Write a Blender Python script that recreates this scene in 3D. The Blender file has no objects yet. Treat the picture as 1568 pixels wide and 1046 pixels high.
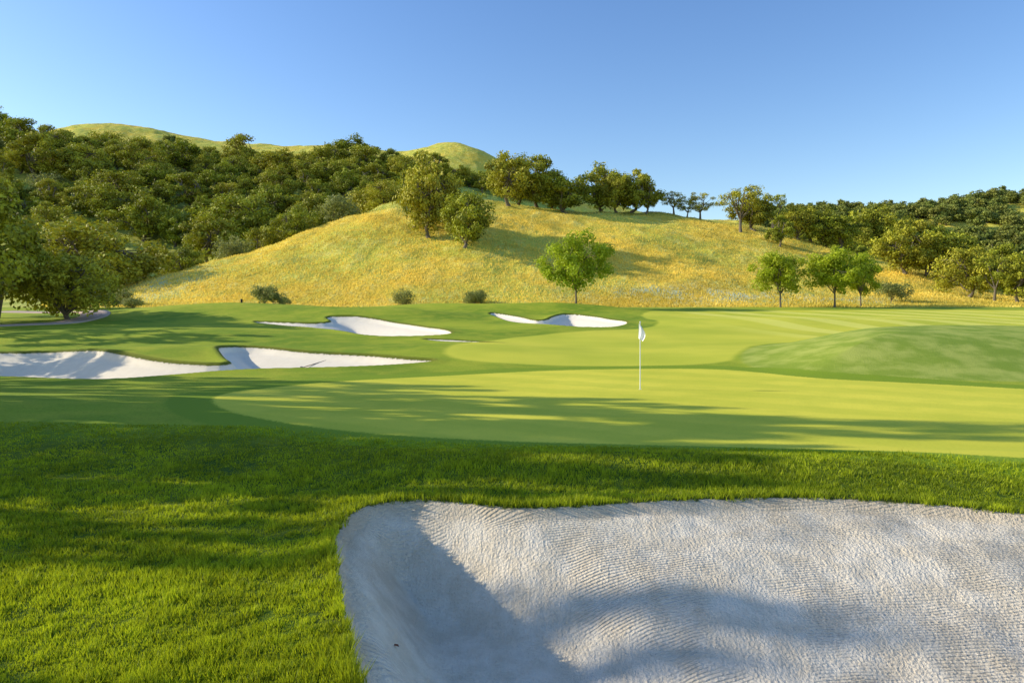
import bpy, math, numpy as np
from mathutils import Vector
rng=np.random.default_rng(7)
HC=2.7; K=1045.0
# ---------------------------------------------------------------- utils
def h2(a,b,seed):
    n=(a*374761393+b*668265263+seed*1442695041)&0xffffffff
    n=((n^(n>>13))*1274126177)&0xffffffff
    n=n^(n>>16)
    return (n&0xffffff)/float(0xffffff)
def vn(x,y,seed=0):
    xi=np.floor(x).astype(np.int64); yi=np.floor(y).astype(np.int64)
    fx=x-xi; fy=y-yi; fx=fx*fx*(3-2*fx); fy=fy*fy*(3-2*fy)
    a=h2(xi,yi,seed); b=h2(xi+1,yi,seed); c=h2(xi,yi+1,seed); d=h2(xi+1,yi+1,seed)
    return (a+(b-a)*fx)*(1-fy)+(c+(d-c)*fx)*fy-0.5
def fbm(x,y,seed=0,o=4):
    r=0;a=1
    for i in range(o):
        r=r+a*vn(x,y,seed+i*17); x=x*2.03+11.3; y=y*2.03+5.7; a*=.5
    return r
def ss(a,b,x):
    t=np.clip((x-a)/(b-a),0,1); return t*t*(3-2*t)
def chaikin(P,n=2):
    P=np.array(P,float)
    for _ in range(n):
        Q=np.roll(P,-1,0)
        P=np.stack([P*.75+Q*.25,P*.25+Q*.75],1).reshape(-1,2)
    return P
def sdf(P,x,y,pad=6):
    out=np.full(x.shape,-9.0)
    m=(x>P[:,0].min()-pad)&(x<P[:,0].max()+pad)&(y>P[:,1].min()-pad)&(y<P[:,1].max()+pad)
    px=x[m];py=y[m]
    d2=np.full(px.shape,1e9); ins=np.zeros(px.shape,bool)
    for i in range(len(P)):
        ax,ay=P[i]; bx,by=P[(i+1)%len(P)]
        ex,ey=bx-ax,by-ay
        t=np.clip(((px-ax)*ex+(py-ay)*ey)/(ex*ex+ey*ey+1e-12),0,1)
        d2=np.minimum(d2,(px-ax-t*ex)**2+(py-ay-t*ey)**2)
        c=((ay>py)!=(by>py))
        if ay!=by: ins^=c&(px<(bx-ax)*(py-ay)/(by-ay)+ax)
    d=np.sqrt(d2); out[m]=np.where(ins,d,-d)
    return np.maximum(out,-9)
# ---------------------------------------------------------------- site plan (metres)
BF=chaikin([(-2.07,8.87),(-2.05,7.84),(-1.78,6.88),(-1.46,5.88),(-1.22,5.22),(-1.07,4.78),(-.85,4.1),(0.2,2.9),(3,2.2),(8,2.0),(13,3),(16,6),(15.5,7.6),(10,8.0),
 (7.6,8.3),(6.47,8.63),(5.95,8.93),(5.0,9.22),(3.72,9.36),(1.9,9.2),(.57,8.92),(-.03,8.9),(-.74,9.16),(-1.5,9.3)])
BA=chaikin([(-23.3,26.1),(-19.2,25.6),(-16,24.5),(-14,24.3),(-12.6,25.6),(-11.1,27.2),(-7.6,27.9),(-5.1,29.1),(-2.9,31.0),(-5,31.9),(-7.2,33.4),(-10.7,34.8),(-14.4,37.5),(-15.6,35.5),
 (-13.6,31.8),(-12.0,29.3),(-14.9,30.0),(-17.8,31.8),(-21.9,35),(-27,36),(-31,34.5),(-31,29)])
BB=chaikin([(-3.7,45.6),(-6.1,44.2),(-9.4,43.7),(-11.8,47.5),(-14.3,52),(-17.5,54.4),(-22.8,59.2),(-22.7,61.0),(-17.7,58.5),(-15.5,59.5),(-17.7,63),(-13.3,63),(-9.1,58.6),(-4.6,50.6)])
BC=chaikin([(-3.3,75),(.4,71.5),(2.7,61),(4.4,73),(7.7,73),(11,61),(8.2,53.0),(4.8,51.0),(2.0,54.0),(-.2,60)])
BD=chaikin([(-6.2,42.9),(-3.4,42.3),(.3,39.3),(-1.7,39.6),(-4,40.6)])
GR=chaikin([(-8.8,19.9),(-8.1,22),(-5.5,24.5),(-2.1,26.4),(1.8,27.9),(5.8,28.2),(9.0,27.4),(10.8,24.3),(13.6,23.1),(16.3,21.7),(22,19),(22,13),(14,10.4),(8.4,11.2),(7.1,12),(5.1,12.7),(2.7,13.1),(.2,13.3),(-2.5,14),(-4.9,15.2),(-7.4,17.1)])
FW=chaikin([(-1,30),(9,28.5),(11,33),(15,42),(30,45),(70,60),(75,84),(20,82),(13,74),(13,55),(4,48),(-2,42),(-4,33)])
MD=chaikin([(10.5,24.2),(9.5,28.5),(11.5,34),(15,41),(24,44),(38,42),(40,30),(30,24.5),(17,23.3)])
PATHL=[(-75,57),(-52,54.5),(-43,55.5),(-39,59),(-40,66),(-46,74),(-60,80)]
c1=np.array([(-1184,130,30),(-784,125,22),(-634,120,15),(-484,130,58),(-334,145,110),(-224,160,148),(-164,172,172),(-84,180,174),(16,185,162),(116,185,150),(216,185,144),(316,180,123),(416,175,106),(566,160,70),(666,145,42),(756,135,15),(866,130,10),(1216,130,5)],float)
c2=np.array([(-1184,3),(-784,3),(-634,1),(-484,-3),(-334,-5),(-224,-5),(-134,-4),(16,-6),(216,-8),(416,-8),(716,-4),(1216,-2)],float)
c3=np.array([(-1184,255),(-784,240),(-584,208),(-384,198),(-234,200),(-134,194),(-34,176),(116,140),(216,120),(316,110),(416,98),(566,78),(716,55),(1216,50)],float)
c5=np.array([(-1184,320),(-784,252),(-724,266),(-684,277),(-604,279),(-534,266),(-454,254),(-334,248),(-264,247),(-204,238),(-174,232),(-134,244),(-94,252),(-54,244),(-24,225),(16,208),(116,170),(216,140),(316,132),(416,138),(516,142),(616,144),(716,156),(784,165),(916,185),(1216,190)],float)
BG=np.arange(-1700,1701,4.0)
def tab(c,col):
    v=np.interp(BG,c[:,0],c[:,col]); k=np.exp(-.5*(np.arange(-12,13)/ (4.0))**2); k/=k.sum()
    return np.convolve(np.pad(v,12,'edge'),k,'valid')
T_y1=tab(c1,1);T_e1=tab(c1,2);T_d2=tab(c2,1);T_e3=tab(c3,1);T_e5=tab(c5,1)
BUNK=[(BF,1.0,None),(BA,.9,2.6),(BB,1.0,3.6),(BC,1.0,3.6),(BD,.3,.8)]
def base_near(x,y):
    z=.043*6*np.log1p(np.exp(np.clip((y-30)/6,-30,30)))
    z=np.where(y>150,.043*(y-30),z)
    z=z+.16*fbm(x*.08,y*.08,3,3)*ss(9,20,y)
    g=lambda cx,cy,rx,ry,h:h*np.exp(-((x-cx)/rx)**2-((y-cy)/ry)**2)
    z=z+g(-30,72,13,7,1.3)+g(-13,67,9,5,.85)+g(-9,82,9,6,.8)+g(5,79,9,4,1.0)
    z=z+g(-18,34,5,3.2,.4)+g(-3,36.5,6,3,.3)+g(-24,45,14,6,.5)+g(14,33,7,5,.25)+g(-1,33,5,2,.15)
    z=z+g(-14,17,6,3,.25)+g(2,52,5,6,.2)+g(22,60,14,5,.4)
    z=z+.19*np.exp(-((y-11.3)/1.3)**2)*ss(-5,0,x)
    m=sdf(MD,x,y)
    z=z+1.25*ss(-.5,7,m)
    return z
def height(x,y,full=False):
    x=np.asarray(x,float);y=np.asarray(y,float)
    zn=base_near(x,y)
    b=np.clip(x/np.maximum(y,1)*K,-1690,1690)
    f=lambda T:np.interp(b,BG,T)
    y0=92.; z0=.043*62+.0
    y1=f(T_y1);z1=HC+f(T_e1)/K*y1
    y2=y1+25;z2=z1+f(T_d2)
    y3=310.;z3=HC+f(T_e3)/K*y3
    y4=375.;z4=z3-12
    y5=560.;z5=HC+f(T_e5)/K*y5
    y6=1300.;z6=8.
    zf=z0+0*x
    for (ya,za,yb,zb) in ((y0,z0,y1,z1),(y1,z1,y2,z2),(y2,z2,y3,z3),(y3,z3,y4,z4),(y4,z4,y5,z5),(y5,z5,y6,z6)):
        t=np.clip((y-ya)/(yb-ya),0,1); t2=t*t*(3-2*t)
        w=.45 if ya is y0 else .7
        zf=np.where(y>=ya,za+(zb-za)*(w*t2+(1-w)*t),zf)
    zf=zf+fbm(x*.035,y*.035,9,4)*3.0*ss(95,140,y)+fbm(x*.2,y*.2,19,3)*.6*ss(95,120,y)+fbm(x*.012,y*.012,29,3)*8*ss(200,330,y)*(1-.7*ss(400,520,y))
    t=ss(80,98,y)
    z=zn*(1-t)+zf*t
    sand=np.full(x.shape,-9.)
    for P,D,w in BUNK:
        d=sdf(P,x,y,3)
        sand=np.maximum(sand,d)
        if w is None:
            w=1.15+2.6*ss(-.8,2.6,x)
            lip=.12;lw=.14
        else: lip=.32;lw=.45
        if P is BD: lip=.05
        z=z-lip*ss(0,lw,d)-D*ss(0,1,d/w)
        z=z+.07*np.exp(-(np.minimum(d,0)/.5)**2)*(d<0)+.07*(d>=0)
        if P is BF:
            z=z+(d>0)*ss(0,.5,d)*(.08*fbm(x*1.3,y*1.3,41,3))
    if full:
        return z,sand
    return z
# ---------------------------------------------------------------- mesh helper
def link(o,parent=None):
    bpy.context.scene.collection.objects.link(o)
    if parent: o.parent=parent
    return o
def mk(name,V,F,mats,smooth=False,mi=None,attrs=None):
    me=bpy.data.meshes.new(name); V=np.asarray(V,np.float32);F=np.asarray(F,np.int32)
    n,k=F.shape
    me.vertices.add(len(V));me.vertices.foreach_set('co',V.ravel())
    me.loops.add(n*k);me.loops.foreach_set('vertex_index',F.ravel())
    me.polygons.add(n);me.polygons.foreach_set('loop_start',np.arange(n,dtype=np.int32)*k)
    try: me.polygons.foreach_set('loop_total',np.full(n,k,np.int32))
    except Exception: pass
    if mi is not None: me.polygons.foreach_set('material_index',np.asarray(mi,np.int32))
    me.polygons.foreach_set('use_smooth',np.full(n,smooth) if np.isscalar(smooth) else smooth)
    for m in mats: me.materials.append(m)
    if attrs:
        for a,v in attrs.items():
            me.attributes.new(a,'FLOAT','POINT').data.foreach_set('value',np.asarray(v,np.float32))
    me.update(calc_edges=True)
    return me
# ---------------------------------------------------------------- node helper
class NT:
    def __init__(s,name):
        s.m=bpy.data.materials.new(name);s.m.use_nodes=True;s.t=s.m.node_tree;s.t.nodes.clear()
        s.out=s.n('ShaderNodeOutputMaterial')
        s.pos=s.n('ShaderNodeNewGeometry').outputs['Position']
    def n(s,t,**k):
        x=s.t.nodes.new(t)
        for a,b in k.items(): setattr(x,a,b)
        return x
    def set(s,i,v):
        if isinstance(v,bpy.types.NodeSocket): s.t.links.new(v,i)
        elif isinstance(v,tuple) and len(v)==3 and i.type=='RGBA': i.default_value=(*v,1)
        else: i.default_value=v
    def math(s,op,a,b=0.,c=0.,clamp=False):
        x=s.n('ShaderNodeMath',operation=op,use_clamp=clamp)
        for i,v in enumerate((a,b,c)): s.set(x.inputs[i],v)
        return x.outputs[0]
    def mix(s,f,a,b,mode='MIX'):
        x=s.n('ShaderNodeMix',data_type='RGBA',blend_type=mode)
        s.set(x.inputs[0],f);s.set(x.inputs[6],a);s.set(x.inputs[7],b);return x.outputs[2]
    def rng(s,v,a,b,c=0.,d=1.,smooth=True):
        x=s.n('ShaderNodeMapRange',interpolation_type='SMOOTHSTEP' if smooth else 'LINEAR')
        for i,q in enumerate((v,a,b,c,d)): s.set(x.inputs[i],q)
        return x.outputs[0]
    def attr(s,name): return s.n('ShaderNodeAttribute',attribute_name=name).outputs['Fac']
    def noise(s,scale,detail=4,rough=.55,sc=(1,1,1),rot=0,dist=0.):
        mp=s.n('ShaderNodeMapping');s.set(mp.inputs[0],s.pos);mp.inputs['Scale'].default_value=sc;mp.inputs['Rotation'].default_value=(0,0,rot)
        x=s.n('ShaderNodeTexNoise');s.set(x.inputs['Vector'],mp.outputs[0])
        x.inputs['Scale'].default_value=scale;x.inputs['Detail'].default_value=detail;x.inputs['Roughness'].default_value=rough;x.inputs['Distortion'].default_value=dist
        return x.outputs['Fac']
    def bump(s,h,dist,strength=1.,nrm=None):
        x=s.n('ShaderNodeBump');s.set(x.inputs['Height'],h);x.inputs['Distance'].default_value=dist;s.set(x.inputs['Strength'],strength)
        if nrm is not None: s.set(x.inputs['Normal'],nrm)
        return x.outputs[0]
    def bsdf(s,col,rough=.9,nrm=None,spec=.2):
        x=s.n('ShaderNodeBsdfPrincipled');s.set(x.inputs['Base Color'],col);s.set(x.inputs['Roughness'],rough)
        x.inputs['Specular IOR Level'].default_value=spec
        if nrm is not None: s.set(x.inputs['Normal'],nrm)
        return x
    def done(s,sock): s.t.links.new(sock,s.out.inputs[0]);return s.m
def lawn_mat(name,with_sand,with_hill):
    t=NT(name)
    green=t.attr('green');fair=t.attr('fair');near=t.attr('near');md=t.attr('mound')
    nb=t.noise(.12,3);nm=t.noise(.9,4);nf=t.noise(14,3,.7)
    sx=t.n('ShaderNodeSeparateXYZ');t.set(sx.inputs[0],t.pos)
    lawn=t.mix(t.rng(nb,.35,.65),(.20,.31,.018),(.40,.46,.030))
    lawn=t.mix(t.rng(nm,.4,.7,0,.45),lawn,(.54,.51,.045))
    lawn=t.mix(t.rng(nf,.4,.75,0,.45),lawn,(.11,.18,.010))
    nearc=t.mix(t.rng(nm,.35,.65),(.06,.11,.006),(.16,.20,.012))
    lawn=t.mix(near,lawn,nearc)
    lawn=t.mix(t.rng(md,-.2,.2,0,.8),lawn,t.mix(t.rng(nm,.35,.65),(.26,.35,.04),(.46,.50,.10)))
    wob=t.math('MULTIPLY',t.math('SUBTRACT',nf,.5),.5)
    g2=t.math('ADD',green,wob)
    col=t.mix(t.rng(t.math('ADD',fair,wob),-.2,.3),lawn,t.mix(t.rng(nb,.3,.7),(.52,.55,.045),(.72,.67,.065)))
    band=t.math('SINE',t.math('MULTIPLY',t.math('ADD',sx.outputs[0],t.math('MULTIPLY',sx.outputs[1],.35)),1.1))
    bm=t.math('MULTIPLY',t.rng(band,-.4,.4,-1,1),t.math('MULTIPLY',t.rng(fair,0,3),t.rng(sx.outputs[0],14,24)))
    col=t.mix(t.rng(bm,0,1,0,.6),col,(.88,.82,.16))
    col=t.mix(t.rng(g2,-1.3,-1.1),col,(.24,.34,.02))
    band2=t.math('SINE',t.math('MULTIPLY',t.math('ADD',t.math('MULTIPLY',sx.outputs[0],.55),sx.outputs[1]),2.6))
    gc=t.mix(t.rng(nb,.3,.7),(.68,.63,.055),(.84,.74,.075))
    gc=t.mix(t.rng(band2,-.5,.5,0,.3),gc,(.50,.54,.04))
    gc=t.mix(t.rng(nm,.4,.7,0,.3),gc,(.50,.54,.04))
    gc=t.mix(t.rng(nf,.4,.75,0,.15),gc,(.30,.34,.03))
    col=t.mix(t.rng(g2,-.08,.08),col,gc)
    smooth=t.rng(g2,-.1,.1,1.,.3)
    if with_hill:
        hill=t.attr('hill');pale=t.attr('pale')
        hs=t.noise(.05,5,.6);h2_=t.noise(.35,5,.65,(1,.5,1));h3=t.noise(3,3,.7)
        hc=t.mix(t.rng(hs,.40,.60),(.92,.62,.065),(.66,.62,.08))
        hc=t.mix(t.rng(h2_,.45,.72,0,.75),hc,(.90,.78,.20))
        hc=t.mix(t.rng(t.noise(.16,4,.6),.5,.68,0,.5),hc,(.46,.48,.07))
        hc=t.mix(t.rng(h3,.45,.7,0,.4),hc,(.42,.36,.05))
        hc=t.mix(t.attr('green_hill'),hc,t.mix(t.rng(h2_,.35,.65),(.34,.42,.07),(.64,.64,.13)))
        hc=t.mix(t.math('MULTIPLY',pale,t.rng(h2_,.35,.6)),hc,(.60,.66,.42))
        col=t.mix(hill,col,hc)
        b1=t.bump(h3,.35,t.math('MULTIPLY',hill,.8))
        b1=t.bump(h2_,1.2,t.math('MULTIPLY',hill,.6),b1)
        return t.done(t.bsdf(col,.92,b1,.12).outputs[0])
    if not with_sand:
        b1=t.bump(nf,.03,smooth)
        return t.done(t.bsdf(col,.92,b1,.12).outputs[0])
    sand=t.attr('sand')
    sn=t.noise(3,4,.6)
    scol=t.mix(t.rng(sn,.35,.65),(.80,.68,.49),(.92,.81,.62))
    scol=t.mix(t.rng(t.noise(60,2,.8),.58,.72,0,.4),scol,(.38,.30,.21))
    scol=t.mix(t.rng(sx.outputs[1],14,22,0,.75),scol,(.86,.77,.60))
    rim_band=t.rng(sand,.0,.3,.55,0.)
    scol=t.mix(rim_band,scol,(.50,.39,.25))  # sand gets a darker brown band towards the bunker rim
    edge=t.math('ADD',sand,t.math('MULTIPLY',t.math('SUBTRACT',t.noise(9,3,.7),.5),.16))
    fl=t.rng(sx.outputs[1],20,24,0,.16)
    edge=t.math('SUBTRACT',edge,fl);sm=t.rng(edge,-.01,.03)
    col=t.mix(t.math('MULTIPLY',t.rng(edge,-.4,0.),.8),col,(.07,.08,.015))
    col=t.mix(sm,col,scol)
    b1=t.bump(nf,.03,t.math('MULTIPLY',smooth,t.math('SUBTRACT',1.,sm)))
    mp=t.n('ShaderNodeMapping');t.set(mp.inputs[0],t.pos);mp.inputs['Location'].default_value=(-2.6,-7.4,.6);mp.inputs['Scale'].default_value=(.6,1.5,.0)
    w=t.n('ShaderNodeTexWave',wave_type='RINGS',rings_direction='Z');t.set(w.inputs['Vector'],mp.outputs[0]);w.inputs['Scale'].default_value=6.;w.inputs['Distortion'].default_value=2.2;w.inputs['Detail'].default_value=4;w.inputs['Detail Scale'].default_value=1.2;w.inputs['Detail Roughness'].default_value=.8
    vo=t.n('ShaderNodeTexVoronoi');t.set(vo.inputs['Vector'],t.pos);vo.inputs['Scale'].default_value=28
    nearf=t.rng(sx.outputs[1],14,22,1.,.2)
    drag=t.noise(16,3,.6,(1,.18,.18),.35)
    msk=t.rng(t.noise(.7,3),.42,.58)
    rk=t.math('MULTIPLY',w.outputs['Fac'],msk)
    dr=t.math('MULTIPLY',drag,t.math('SUBTRACT',1.,msk))
    sb=t.math('ADD',t.math('ADD',t.math('MULTIPLY',rk,.75),t.math('MULTIPLY',vo.outputs['Distance'],.6)),t.math('ADD',t.math('MULTIPLY',t.noise(34,3,.75),1.2),t.math('MULTIPLY',dr,1.0)))
    b2=t.bump(sb,.028,t.math('MULTIPLY',sm,nearf),b1)
    return t.done(t.bsdf(col,.92,b2,.12).outputs[0])
def leaf_mat(name,dark,light,warm,trans=.3,ov=.8):
    t=NT(name); a=t.attr('tint'); oi=t.n('ShaderNodeObjectInfo').outputs['Random']
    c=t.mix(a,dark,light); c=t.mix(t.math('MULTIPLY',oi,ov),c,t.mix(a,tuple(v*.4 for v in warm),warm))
    p=t.bsdf(c,.6,None,.25)
    tr=t.n('ShaderNodeBsdfTranslucent');t.set(tr.inputs[0],t.mix(.5,c,(light[0]*1.5,light[1]*1.5,light[2]),'MIX'))
    mx=t.n('ShaderNodeMixShader');mx.inputs[0].default_value=trans;t.t.links.new(p.outputs[0],mx.inputs[1]);t.t.links.new(tr.outputs[0],mx.inputs[2])
    return t.done(mx.outputs[0])
def simple(name,col,rough=.6,ns=None,amt=.3,bd=.01):
    t=NT(name);c=col;nr=None
    if ns:
        n=t.noise(ns,4,.6);c=t.mix(n,tuple(v*(1-amt) for v in col),tuple(min(1,v*(1+amt)) for v in col));nr=t.bump(n,bd)
    return t.done(t.bsdf(c,rough,nr,.3).outputs[0])
M_lawn=lawn_mat('lawn_grass',False,False);M_sandy=lawn_mat('bunker_sand_and_turf',True,False);M_hill=lawn_mat('hill_ground',False,True)
M_bark=simple('bark',(.17,.14,.10),.9,6,.5,.05)
M_oak=leaf_mat('oak_leaves',(.025,.048,.005),(.46,.50,.03),(.70,.60,.05),.12,.75)
M_maple=leaf_mat('young_tree_leaves',(.10,.19,.010),(.52,.62,.03),(.52,.56,.03),.32)
M_shrub=leaf_mat('shrub_leaves',(.10,.13,.035),(.38,.40,.12),(.36,.35,.10))
M_far=leaf_mat('distant_leaves',(.045,.08,.020),(.32,.38,.06),(.42,.40,.07),.12)
M_blade=leaf_mat('grass_blades',(.055,.12,.004),(.50,.56,.018),(.50,.56,.018),.4)
M_straw=leaf_mat('hill_grass_blades',(.54,.42,.05),(.94,.72,.14),(.94,.72,.14),.35)
# ---------------------------------------------------------------- terrain
sf=np.linspace(-.95,.95,900)
so=.95*np.exp(np.linspace(0,math.log(6),45))[1:]
S=np.concatenate([-so[::-1],sf,so])
ys=[-7.8,-6,-4,-2,-1,0,.8,1.6,2.1]
y=2.5
while y<1700: ys.append(y); y+=.0055*(y+2)
ys+=[1900,2400,3200,4500,6500]
Y=np.array(ys)
GX=(S[None,:]*(Y[:,None]+8)); GY=np.repeat(Y[:,None],len(S),1)
x=GX.ravel();yv=GY.ravel()
z,sand=height(x,yv,True)
green=sdf(GR,x,yv);fair=sdf(FW,x,yv);md=sdf(MD,x,yv)
bb=x/np.maximum(yv,1)*K
hill=ss(88,92,yv+fbm(x*.25,yv*.25,5,3)*5)
gh=np.clip(ss(145,182,yv+fbm(x*.03,yv*.03,6,3)*36)*.8+ss(200,260,yv)*.4,0,1)*(1-.75*ss(420,480,yv))
gh=np.maximum(gh,ss(-560,-660,bb)*.8*(1-ss(350,450,yv)))
g=lambda cx,cy,rx,ry:np.exp(-((x-cx)/rx)**2-((yv-cy)/ry)**2)
pale=np.clip(g(29,103,12,6)*1.5+g(-62,112,9,10)*1.2+g(48,101,10,3),0,1)
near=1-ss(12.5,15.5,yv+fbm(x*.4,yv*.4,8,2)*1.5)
nx_=len(S);ny_=len(Y)
idx=np.arange(nx_*ny_).reshape(ny_,nx_)
F=np.stack([idx[:-1,:-1],idx[:-1,1:],idx[1:,1:],idx[1:,:-1]],-1).reshape(-1,4)
mi=np.where(yv[F[:,0]]>80,2,np.where(sand[F].max(1)>-.7,1,0))
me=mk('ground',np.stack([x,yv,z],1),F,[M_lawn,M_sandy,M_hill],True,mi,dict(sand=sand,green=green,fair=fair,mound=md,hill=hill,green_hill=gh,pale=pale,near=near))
link(bpy.data.objects.new('ground',me))
# ---------------------------------------------------------------- trees
def tube(pts,rad,sides=6):
    pts=np.array(pts,float);V=[];F=[]
    for i,p in enumerate(pts):
        d=pts[min(i+1,len(pts)-1)]-pts[max(i-1,0)];d/=np.linalg.norm(d)+1e-9
        a=np.cross(d,[.3,.9,.1]);a/=np.linalg.norm(a)+1e-9;b=np.cross(d,a)
        for k in range(sides):
            th=2*math.pi*k/sides;V.append(p+rad[i]*(math.cos(th)*a+math.sin(th)*b))
    for i in range(len(pts)-1):
        for k in range(sides):
            F.append((i*sides+k,i*sides+(k+1)%sides,(i+1)*sides+(k+1)%sides,(i+1)*sides+k))
    return np.array(V),np.array(F)
def tree_mesh(name,seed,H,R,cb,ncl,nlf,ls,tr,mat,flat=.75,lean=.05,inner=.35,cr=(.2,.34),shape='oak'):
    r=np.random.default_rng(seed);Vs=[];Fs=[];MI=[];T=[];off=0
    def add(v,f,m,t):
        nonlocal off
        Vs.append(v);Fs.append(f+off);MI.append(np.full(len(f),m));T.append(t);off+=len(v)
    zc=(cb+H)/2;hv=(H-cb)/2
    d=r.normal(size=(ncl,3));d/=np.linalg.norm(d,axis=1)[:,None]
    rad=inner+(1-inner)*r.random(ncl)**.6
    C=d*rad[:,None]
    lob=1+.28*np.sin(2.0*np.arctan2(C[:,1],C[:,0])+seed)+.15*np.sin(5*np.arctan2(C[:,1],C[:,0])+seed*2.)
    rc=R*r.uniform(cr[0],cr[1],ncl)
    sc=(R-rc*.6)
    C[:,0]*=sc*lob;C[:,1]*=sc*lob;C[:,2]=C[:,2]*(hv*.86)+zc
    if shape=='oak': C[:,2]-=.10*hv*(np.hypot(C[:,0],C[:,1])/R)**2
    else:
        tt=np.clip((C[:,2]-cb)/(H-cb),0,1);k=np.clip(.5+1.15*np.sin(np.pi*np.clip(tt*.9+.12,0,1)),.35,1.35)*.78;C[:,0]*=k;C[:,1]*=k
    fk=np.array([lean*H*r.normal(),lean*H*r.normal(),cb*.95+.04*H])
    P=[(0,0,-.8),(fk[0]*.1,fk[1]*.1,.15),(fk[0]*.45,fk[1]*.6,fk[2]*.5),tuple(fk)]
    v,f=tube(P,[tr*1.6,tr*1.15,tr*.9,tr*.8],9);add(v,f,0,np.zeros(len(v)))
    if shape!='oak':
        top=np.array([fk[0],fk[1],H*.9]);v,f=tube([fk,(fk+top)/2,top],[tr*.8,tr*.45,tr*.1],6);add(v,f,0,np.zeros(len(v)))
    npr=7;ang=np.arange(npr)/npr*2*np.pi+r.random(npr)
    L=np.stack([np.cos(ang)*R*.4*r.uniform(.6,1.2,npr),np.sin(ang)*R*.4*r.uniform(.6,1.2,npr),zc+hv*r.uniform(-.5,.4,npr)],1)
    for p in L:
        mid=(fk+p)/2+r.normal(size=3)*R*.05;v,f=tube([fk,mid,p],[tr*.6,tr*.45,tr*.3],6);add(v,f,0,np.zeros(len(v)))
    for i in range(ncl):
        j=np.argmin(np.linalg.norm(L-C[i],axis=1));p=L[j]
        mid=(p+C[i])/2+r.normal(size=3)*R*.06;mid[2]-=.02*H
        v,f=tube([p,mid,C[i]],[tr*.28,tr*.17,tr*.05],4);add(v,f,0,np.zeros(len(v)))
    n=ncl*nlf
    ci=np.repeat(np.arange(ncl),nlf)
    q=r.normal(size=(n,3));q/=np.linalg.norm(q,axis=1)[:,None]
    rr=(.3+.7*r.random(n)**.45)*(1+.22*np.sin(q[:,0]*5+ci)+.22*np.sin(q[:,1]*6+ci*1.7+q[:,2]*4))
    keep=r.random(n)<(.75+.25*np.sign(q[:,2]))*.85+.3
    c=C[ci]+q*(rc[ci]*rr)[:,None]*np.array([1,1,flat])
    keep&=c[:,2]>.15
    c=c[keep];cik=ci[keep];n=len(c);qk=q[keep]
    nrm=r.normal(size=(n,3))*.7+qk*1.2+np.array([0,0,.3]);nrm/=np.linalg.norm(nrm,axis=1)[:,None]
    a=np.cross(nrm,r.normal(size=(n,3)));a/=np.linalg.norm(a,axis=1)[:,None];b=np.cross(nrm,a)
    l=ls*r.uniform(.6,1.3,n)[:,None]
    V=np.stack([c+a*l,c+b*l*.6+nrm*l*.15,c-a*l,c-b*l*.6+nrm*l*.15],1).reshape(-1,3)
    tc=r.random(ncl)
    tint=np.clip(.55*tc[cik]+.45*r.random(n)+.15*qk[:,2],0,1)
    add(V,np.arange(4*n).reshape(-1,4),1,np.repeat(tint,4))
    MIa=np.concatenate(MI)
    return mk(name,np.concatenate(Vs),np.concatenate(Fs),[M_bark,mat],MIa==0,MIa,dict(tint=np.concatenate(T)))
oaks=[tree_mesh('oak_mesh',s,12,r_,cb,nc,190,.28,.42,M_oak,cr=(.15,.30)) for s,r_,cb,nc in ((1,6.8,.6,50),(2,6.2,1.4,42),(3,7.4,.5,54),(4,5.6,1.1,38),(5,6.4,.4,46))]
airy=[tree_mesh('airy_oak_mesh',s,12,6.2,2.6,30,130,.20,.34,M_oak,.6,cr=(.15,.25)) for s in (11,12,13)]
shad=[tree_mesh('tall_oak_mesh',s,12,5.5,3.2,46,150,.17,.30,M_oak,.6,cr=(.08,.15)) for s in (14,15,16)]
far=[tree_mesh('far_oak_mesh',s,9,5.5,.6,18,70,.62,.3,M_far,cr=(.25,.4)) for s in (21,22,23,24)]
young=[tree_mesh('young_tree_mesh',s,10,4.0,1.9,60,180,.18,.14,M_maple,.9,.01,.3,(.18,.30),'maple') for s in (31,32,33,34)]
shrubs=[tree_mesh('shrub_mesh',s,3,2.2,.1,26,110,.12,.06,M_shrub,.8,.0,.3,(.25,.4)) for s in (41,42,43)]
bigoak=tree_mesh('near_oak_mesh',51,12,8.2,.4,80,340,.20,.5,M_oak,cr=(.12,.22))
def put(name,mesh,x,y,sc,parent=None,sz=None,rot=None,dz=0,sx=None):
    o=bpy.data.objects.new(name,mesh);link(o,parent)
    o.location=(x,y,float(height(np.array([x]),np.array([y]))[0])-.1+dz)
    o.scale=(sx if sx else sc,sc,sz if sz else sc);o.rotation_euler=(0,0,rng.random()*6.28 if rot is None else rot)
    return o
YS=np.linspace(60,260,500)
def stand(B,E):
    x_=B/K*YS;el=(height(x_,YS)-HC)/YS*K
    w=np.where(el>=E)[0]
    i=w[0] if len(w) else int(np.argmax(el))
    return B/K*YS[i],YS[i]
OK=[(-128,105,128,92,0),(-72,90,88,84,2),(-150,122,96,60,1),(-98,120,90,60,4),(-5,154,84,88,1),(38,152,80,82,3),(10,160,74,76,0),(60,150,60,56,2),(84,142,64,84,4),(136,147,74,78,0),(182,144,72,80,4),(160,150,66,60,2),(205,142,56,54,3),
(248,146,38,52,5),(288,144,42,60,6),(268,146,30,40,7),(350,114,80,88,5),(372,116,66,60,4),(398,116,64,58,7),(410,92,48,48,3),(458,106,60,76,5),(440,104,54,60,2),(500,98,56,70,1),(480,104,56,60,0),(522,85,70,78,4),(560,80,76,74,2),(602,50,80,90,0),(645,44,80,88,4),(672,38,78,70,1),(700,15,80,80,2),(738,8,76,74,5),(775,6,80,80,1),(812,5,86,86,2),(850,5,86,84,0),(620,66,66,70,3),(590,72,66,64,1),(655,58,66,66,2),(540,92,58,60,3),(720,30,70,70,4),(760,24,72,72,3),(690,45,66,66,0)]
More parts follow.
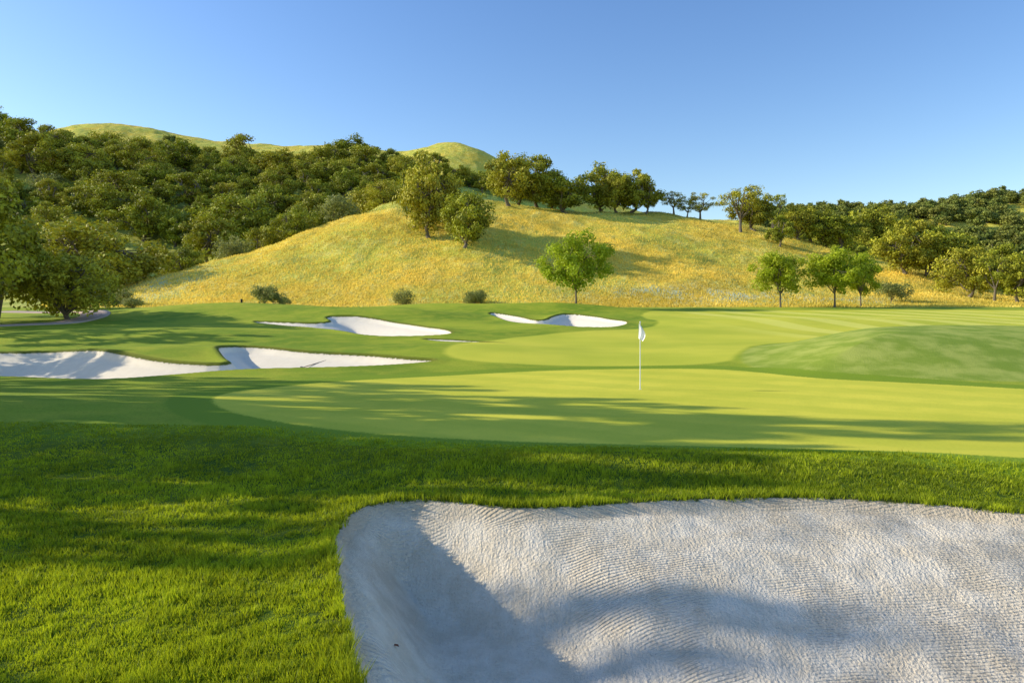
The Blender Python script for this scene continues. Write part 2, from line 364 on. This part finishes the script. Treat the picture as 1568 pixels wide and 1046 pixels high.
for B,E,h,w,k in OK:
    X_,Y_=stand(B,E)
    mesh=oaks[k] if k<5 else airy[k-5]
    sz=h/K*Y_/11.6; s=w/K*Y_/12.4
    put('oak_tree',mesh,X_,Y_,s,None,sz)
for i,(B,Y_,h,w) in enumerate([(98,84,122,90),(411,90,94,78),(494,90,96,82),(534,93,86,62)]):
    put('young_maple_tree',young[i],B/K*Y_,Y_,w/K*Y_/7.6,None,h/K*Y_/10.0)
put('oak_tree',bigoak,-47,58,1.05,None,1.16)
put('oak_tree',oaks[2],-41,63,.6,None,.55)
for B,Y_,s in [(-166,93,.8),(-58,93,.8),(-48,95,.6),(-379,75,.8),(-365,76,.6),(581,100,1.1),(-622,88,.9),(-660,86,1.2),(-600,96,.9),(-580,84,.6),(-64,94,.5),(-350,88,.5)]:
    put('shrub',shrubs[int(rng.integers(3))],B/K*Y_,Y_,s)
# trees beyond the left edge of the picture that throw the foreground shade
for X_,Y_,sx_,s,sz,k in [(-24,14.2,1.1,.6,1.0,0),(-27,15.6,1.3,.6,1.35,2),(-23,16.8,1.0,.5,1.1,1),(-31,20.0,1.4,.6,1.5,1),(-24,19.3,1.0,.5,1.55,0),(-28,22.4,1.2,.45,1.3,2),(-21,5.8,.8,.33,1.05,2),(-28,13.4,1.0,.26,1.3,1),(-38,26,1.3,.6,1.5,2),(-44,34,1.3,1.0,1.0,1),(-40,44,1.0,1.0,.95,0),(-33,11.0,1.4,.18,1.4,1),(-20,12.6,.7,.5,.8,2),(-50,66,1.2,1.0,.8,2),(-29,17.4,1.2,.5,1.25,0),(-21,10.2,.6,.22,.7,0),(-33,16.0,1.3,.4,1.5,0)]:
    put('oak_tree',shad[k],X_,Y_,s,None,sz,0.,0,sx_)
wood=link(bpy.data.objects.new('oak_woodland',None))
pts=[]
tries=0
while len(pts)<400 and tries<18000:
    tries+=1
    Y_=rng.uniform(112,345);B=rng.uniform(-1100,60)
    X_=B/K*Y_
    y1=np.interp(B,BG,T_y1)
    if B>-640 and Y_<y1+6: continue
    if B<-640 and Y_<116: continue
    if B>-170 and Y_<290-0*B: continue
    if fbm(np.array([X_*.022]),np.array([Y_*.022]),77,2)[0]>.34: continue
    big=rng.random()**1.5
    s=.65+1.0*big
    md_=5.2+5.0*s*.9
    if any((X_-a)**2+(Y_-b)**2<((md_+c)/2)**2 for a,b,s_,c in pts): continue
    pts.append((X_,Y_,s,md_))
for X_,Y_,s,_ in pts:
    k=rng.random()
    if k<.12: put('shrub_part',shrubs[int(rng.integers(3))],X_,Y_,rng.uniform(1.5,2.8),wood)
    else:
        put('oak',oaks[int(rng.integers(5))],X_,Y_,s*1.05,wood,s**.7*rng.uniform(.8,1.15))
fw=link(bpy.data.objects.new('distant_woodland',None))
n=0
while n<1700:
    Y_=rng.uniform(330,640);B=rng.uniform(370,1250)
    if Y_<400 and rng.random()<.5: continue
    s=rng.uniform(.7,1.3);put('oak',far[int(rng.integers(4))],B/K*Y_,Y_,s,fw);n+=1
for _ in range(60):
    Y_=rng.uniform(420,520);B=rng.uniform(-800,-190)
    if fbm(np.array([B*.01]),np.array([Y_*.02]),5,2)[0]<.1: continue
    put('oak',far[int(rng.integers(4))],B/K*Y_,Y_,rng.uniform(.5,.9),fw)
for _ in range(70):
    Y_=rng.uniform(200,330);B=rng.uniform(410,1000)
    put('oak',oaks[int(rng.integers(5))],B/K*Y_,Y_,rng.uniform(.6,.95),fw)
# ---------------------------------------------------------------- grass blades
def blades(name,x,y,h,w,mat,lean=.5,tint=None):
    n=len(x);z=height(x,y);th=rng.random(n)*2*np.pi;ph=rng.random(n)*2*np.pi
    dx=np.cos(th)*w;dy=np.sin(th)*w
    lx=np.cos(ph)*h*lean*rng.random(n);ly=np.sin(ph)*h*lean*rng.random(n)
    V=np.stack([np.stack([x-dx,y-dy,z-.005],1),np.stack([x+dx,y+dy,z-.005],1),np.stack([x+lx,y+ly,z+h],1)],1).reshape(-1,3)
    t=rng.random(n) if tint is None else tint
    me=mk(name,V,np.arange(3*n).reshape(-1,3),[mat],False,None,dict(tint=np.repeat(t,3)))
    link(bpy.data.objects.new(name,me))
N=540000
s=rng.uniform(-1.0,1.0,N);yy=np.exp(rng.uniform(math.log(3.4),math.log(15.),N));xx=s*yy
sd=np.max([sdf(BF,xx,yy,3)],0);gd=sdf(GR,xx,yy,3)
k=(sd<-.0+.03*rng.random(N)+.05*fbm(xx*5,yy*5,90,2))&(gd<-.25-.5*rng.random(N))
xx=xx[k];yy=yy[k];sd=sd[k];n=len(xx)
h=rng.uniform(.024,.066,n)*(1+.9*np.exp(-(sd/.15)**2))*(1+.8*fbm(xx*1.2,yy*1.2,55,3)+1.1*fbm(xx*7,yy*7,56,2))
h=h*(1-.45*ss(10.5,13,yy))
tint=np.clip(.46+.8*fbm(xx*.8,yy*.8,61,3)+.8*fbm(xx*8,yy*8,62,2)+.9*(rng.random(n)-.5),0,1)
blades('grass',xx,yy,h,.003+.0006*yy,M_blade,.9,tint)
N=230000
B=rng.uniform(-720,860,N);yy=rng.uniform(91,195,N);xx=B/K*yy
y1=np.interp(B,BG,T_y1);k=(yy<y1+4)&(rng.random(N)<(1-.7*ss(140,175,yy))*(.55+1.2*np.clip(fbm(xx*.12,yy*.12,81,3)+.2,0,1)));xx=xx[k];yy=yy[k];n=len(xx)
blades('hill_grass',xx,yy,rng.uniform(.12,.38,n),rng.uniform(.05,.11,n),M_straw,.8,np.clip(.5+1.2*fbm(xx*.1,yy*.1,71,3)+.6*(rng.random(n)-.5),0,1))
# ---------------------------------------------------------------- flagstick
M_white=simple('white_paint',(.85,.85,.83),.4,30,.03,.0005)
M_cloth=simple('flag_cloth',(.9,.9,.9),.8,20,.04,.002)
M_dark=simple('dark_metal',(.03,.03,.03),.5,20,.3,.001)
M_wood=simple('rake_wood',(.25,.19,.12),.6,20,.3,.001)
fx,fy=4.13,22.0;fz=float(height(np.array([fx]),np.array([fy]))[0])
flag=link(bpy.data.objects.new('golf_flagstick',None));flag.location=(fx,fy,fz)
v,f=tube([(0,0,-.1),(0,0,.9),(0,0,2.15)],[.017,.015,.012],10)
link(bpy.data.objects.new('pole',mk('pole',v,f,[M_white],True)),flag)
v,f=tube([(0,0,2.14),(0,0,2.155),(0,0,2.18),(0,0,2.20)],[.012,.024,.022,.002],10)
link(bpy.data.objects.new('finial',mk('finial',v,f,[M_white],True)),flag)
v,f=tube([(0,0,.004),(0,0,.008)],[.054,.056],20)
link(bpy.data.objects.new('cup_rim',mk('cup_rim',v,f,[M_white],True)),flag)
nu,nv=16,18;V=[]
for j in range(nv):
    for i in range(nu):
        a=i/(nu-1);b=j/(nv-1)
        wid=.07+.16*math.sin(b*2.6)
        fold=.035*math.sin(a*9+b*2)*(.3+a)
        V.append((-.04+a*wid-.02*b,fold,2.13-b*.48-a*.10))
I=np.arange(nu*nv).reshape(nv,nu);F=np.stack([I[:-1,:-1],I[:-1,1:],I[1:,1:],I[1:,:-1]],-1).reshape(-1,4)
o=link(bpy.data.objects.new('cloth',mk('cloth',V,F,[M_cloth],True)),flag);o.rotation_euler=(0,0,-.5)
rk=link(bpy.data.objects.new('bunker_rake',None));rx,ry=-10.2,33.2
rk.location=(rx,ry,float(height(np.array([rx]),np.array([ry]))[0])+.05);rk.rotation_euler=(0,0,.5)
v,f=tube([(0,0,.06),(.9,0,.30),(1.7,0,.52)],[.02,.02,.018],8);link(bpy.data.objects.new('handle',mk('handle',v,f,[M_wood],True)),rk)
v,f=tube([(0,-.35,.06),(0,0,.08),(0,.35,.06)],[.035,.035,.035],8);link(bpy.data.objects.new('head_bar',mk('head_bar',v,f,[M_dark],True)),rk)
for i in range(11):
    yq=-.32+.064*i;v,f=tube([(0,yq,.06),(-.02,yq,-.06)],[.012,.006],5);link(bpy.data.objects.new('tine_%d'%(i+1),mk('tine',v,f,[M_dark],True)),rk)
px,py=-414/K*76,76.;post=link(bpy.data.objects.new('marker_post',None));post.location=(px,py,float(height(np.array([px]),np.array([py]))[0]))
v,f=tube([(0,0,-.2),(0,0,.5),(0,0,.55),(0,0,.62)],[.12,.11,.16,.12],8);link(bpy.data.objects.new('post',mk('post',v,f,[M_dark],False)),post)
P=np.array(PATHL,float);Q=[P[0]]
for i in range(len(P)-1):
    for t in np.linspace(0,1,16)[1:]: Q.append(P[i]*(1-t)+P[i+1]*t)
Q=np.array(Q);kk=np.ones(9)/9;Q=np.stack([np.convolve(np.pad(Q[:,i],4,'edge'),kk,'valid') for i in (0,1)],1)
D=np.gradient(Q,axis=0);D/=np.linalg.norm(D,axis=1)[:,None];Nn=np.stack([-D[:,1],D[:,0]],1)
V=[]
for off,dz in ((-1.3,-.3),(-1.25,.06),(-.6,.08),(0,.085),(.6,.08),(1.25,.06),(1.3,-.3)):
    c=Q+Nn*off;V.append(np.column_stack([c,height(c[:,0],c[:,1])+dz]))
V=np.array(V).transpose(1,0,2);m_=V.shape[0];I=np.arange(m_*7).reshape(m_,7)
F=np.stack([I[:-1,:-1],I[:-1,1:],I[1:,1:],I[1:,:-1]],-1).reshape(-1,4)
link(bpy.data.objects.new('cart_path',mk('cart_path',V.reshape(-1,3),F,[simple('path_concrete',(.55,.40,.30),.9,3,.15,.01)],True)))
lx,ly=-1.08,6.35;lz=float(height(np.array([lx]),np.array([ly]))[0])
V=[(0,-.035,0),(.022,-.01,.012),(.02,.02,.012),(0,.045,.004),(-.02,.02,.014),(-.022,-.01,.01)]
me=bpy.data.meshes.new('fallen_leaf');me.from_pydata(V,[],[(0,1,2,3),(0,3,4,5)]);me.materials.append(simple('dry_leaf',(.28,.09,.03),.7,50,.3,.001))
o=link(bpy.data.objects.new('fallen_leaf',me));o.location=(lx,ly,lz+.012);o.rotation_euler=(0,.2,1.2)
# ---------------------------------------------------------------- light
EL=math.radians(24);az=math.atan2(-1,.12)
sd_=Vector((math.sin(az)*math.cos(EL),math.cos(az)*math.cos(EL),math.sin(EL)))
L=bpy.data.lights.new('sun','SUN');L.energy=5;L.angle=math.radians(.5);L.color=(1,.91,.74)
o=link(bpy.data.objects.new('sun',L));o.rotation_euler=(-sd_).to_track_quat('-Z','Y').to_euler();o.location=(-50,0,60)
w=bpy.data.worlds.new('World');bpy.context.scene.world=w;w.use_nodes=True
nt=w.node_tree;nt.nodes.clear();sk=nt.nodes.new('ShaderNodeTexSky');sk.sky_type='NISHITA';sk.sun_disc=False
sk.sun_elevation=EL;sk.sun_rotation=az;sk.air_density=1.15;sk.dust_density=.4;sk.ozone_density=2.5
hs=nt.nodes.new('ShaderNodeHueSaturation');hs.inputs['Hue'].default_value=.511;hs.inputs['Saturation'].default_value=1.2;hs.inputs['Value'].default_value=1.4
bg=nt.nodes.new('ShaderNodeBackground');bg.inputs[1].default_value=.15;ow=nt.nodes.new('ShaderNodeOutputWorld')
nt.links.new(sk.outputs[0],hs.inputs['Color']);nt.links.new(hs.outputs[0],bg.inputs[0]);nt.links.new(bg.outputs[0],ow.inputs[0])
# ---------------------------------------------------------------- camera
cd=bpy.data.cameras.new('camera');cd.lens=24;cd.sensor_width=36;cd.shift_y=-53/1568;cd.clip_end=9000;cd.clip_start=.05
c=link(bpy.data.objects.new('camera',cd));c.location=(0,0,HC);c.rotation_euler=(math.radians(90),0,0)
bpy.context.scene.camera=c
sc=bpy.context.scene;sc.view_settings.view_transform='Standard';sc.view_settings.look='None';sc.view_settings.exposure=0
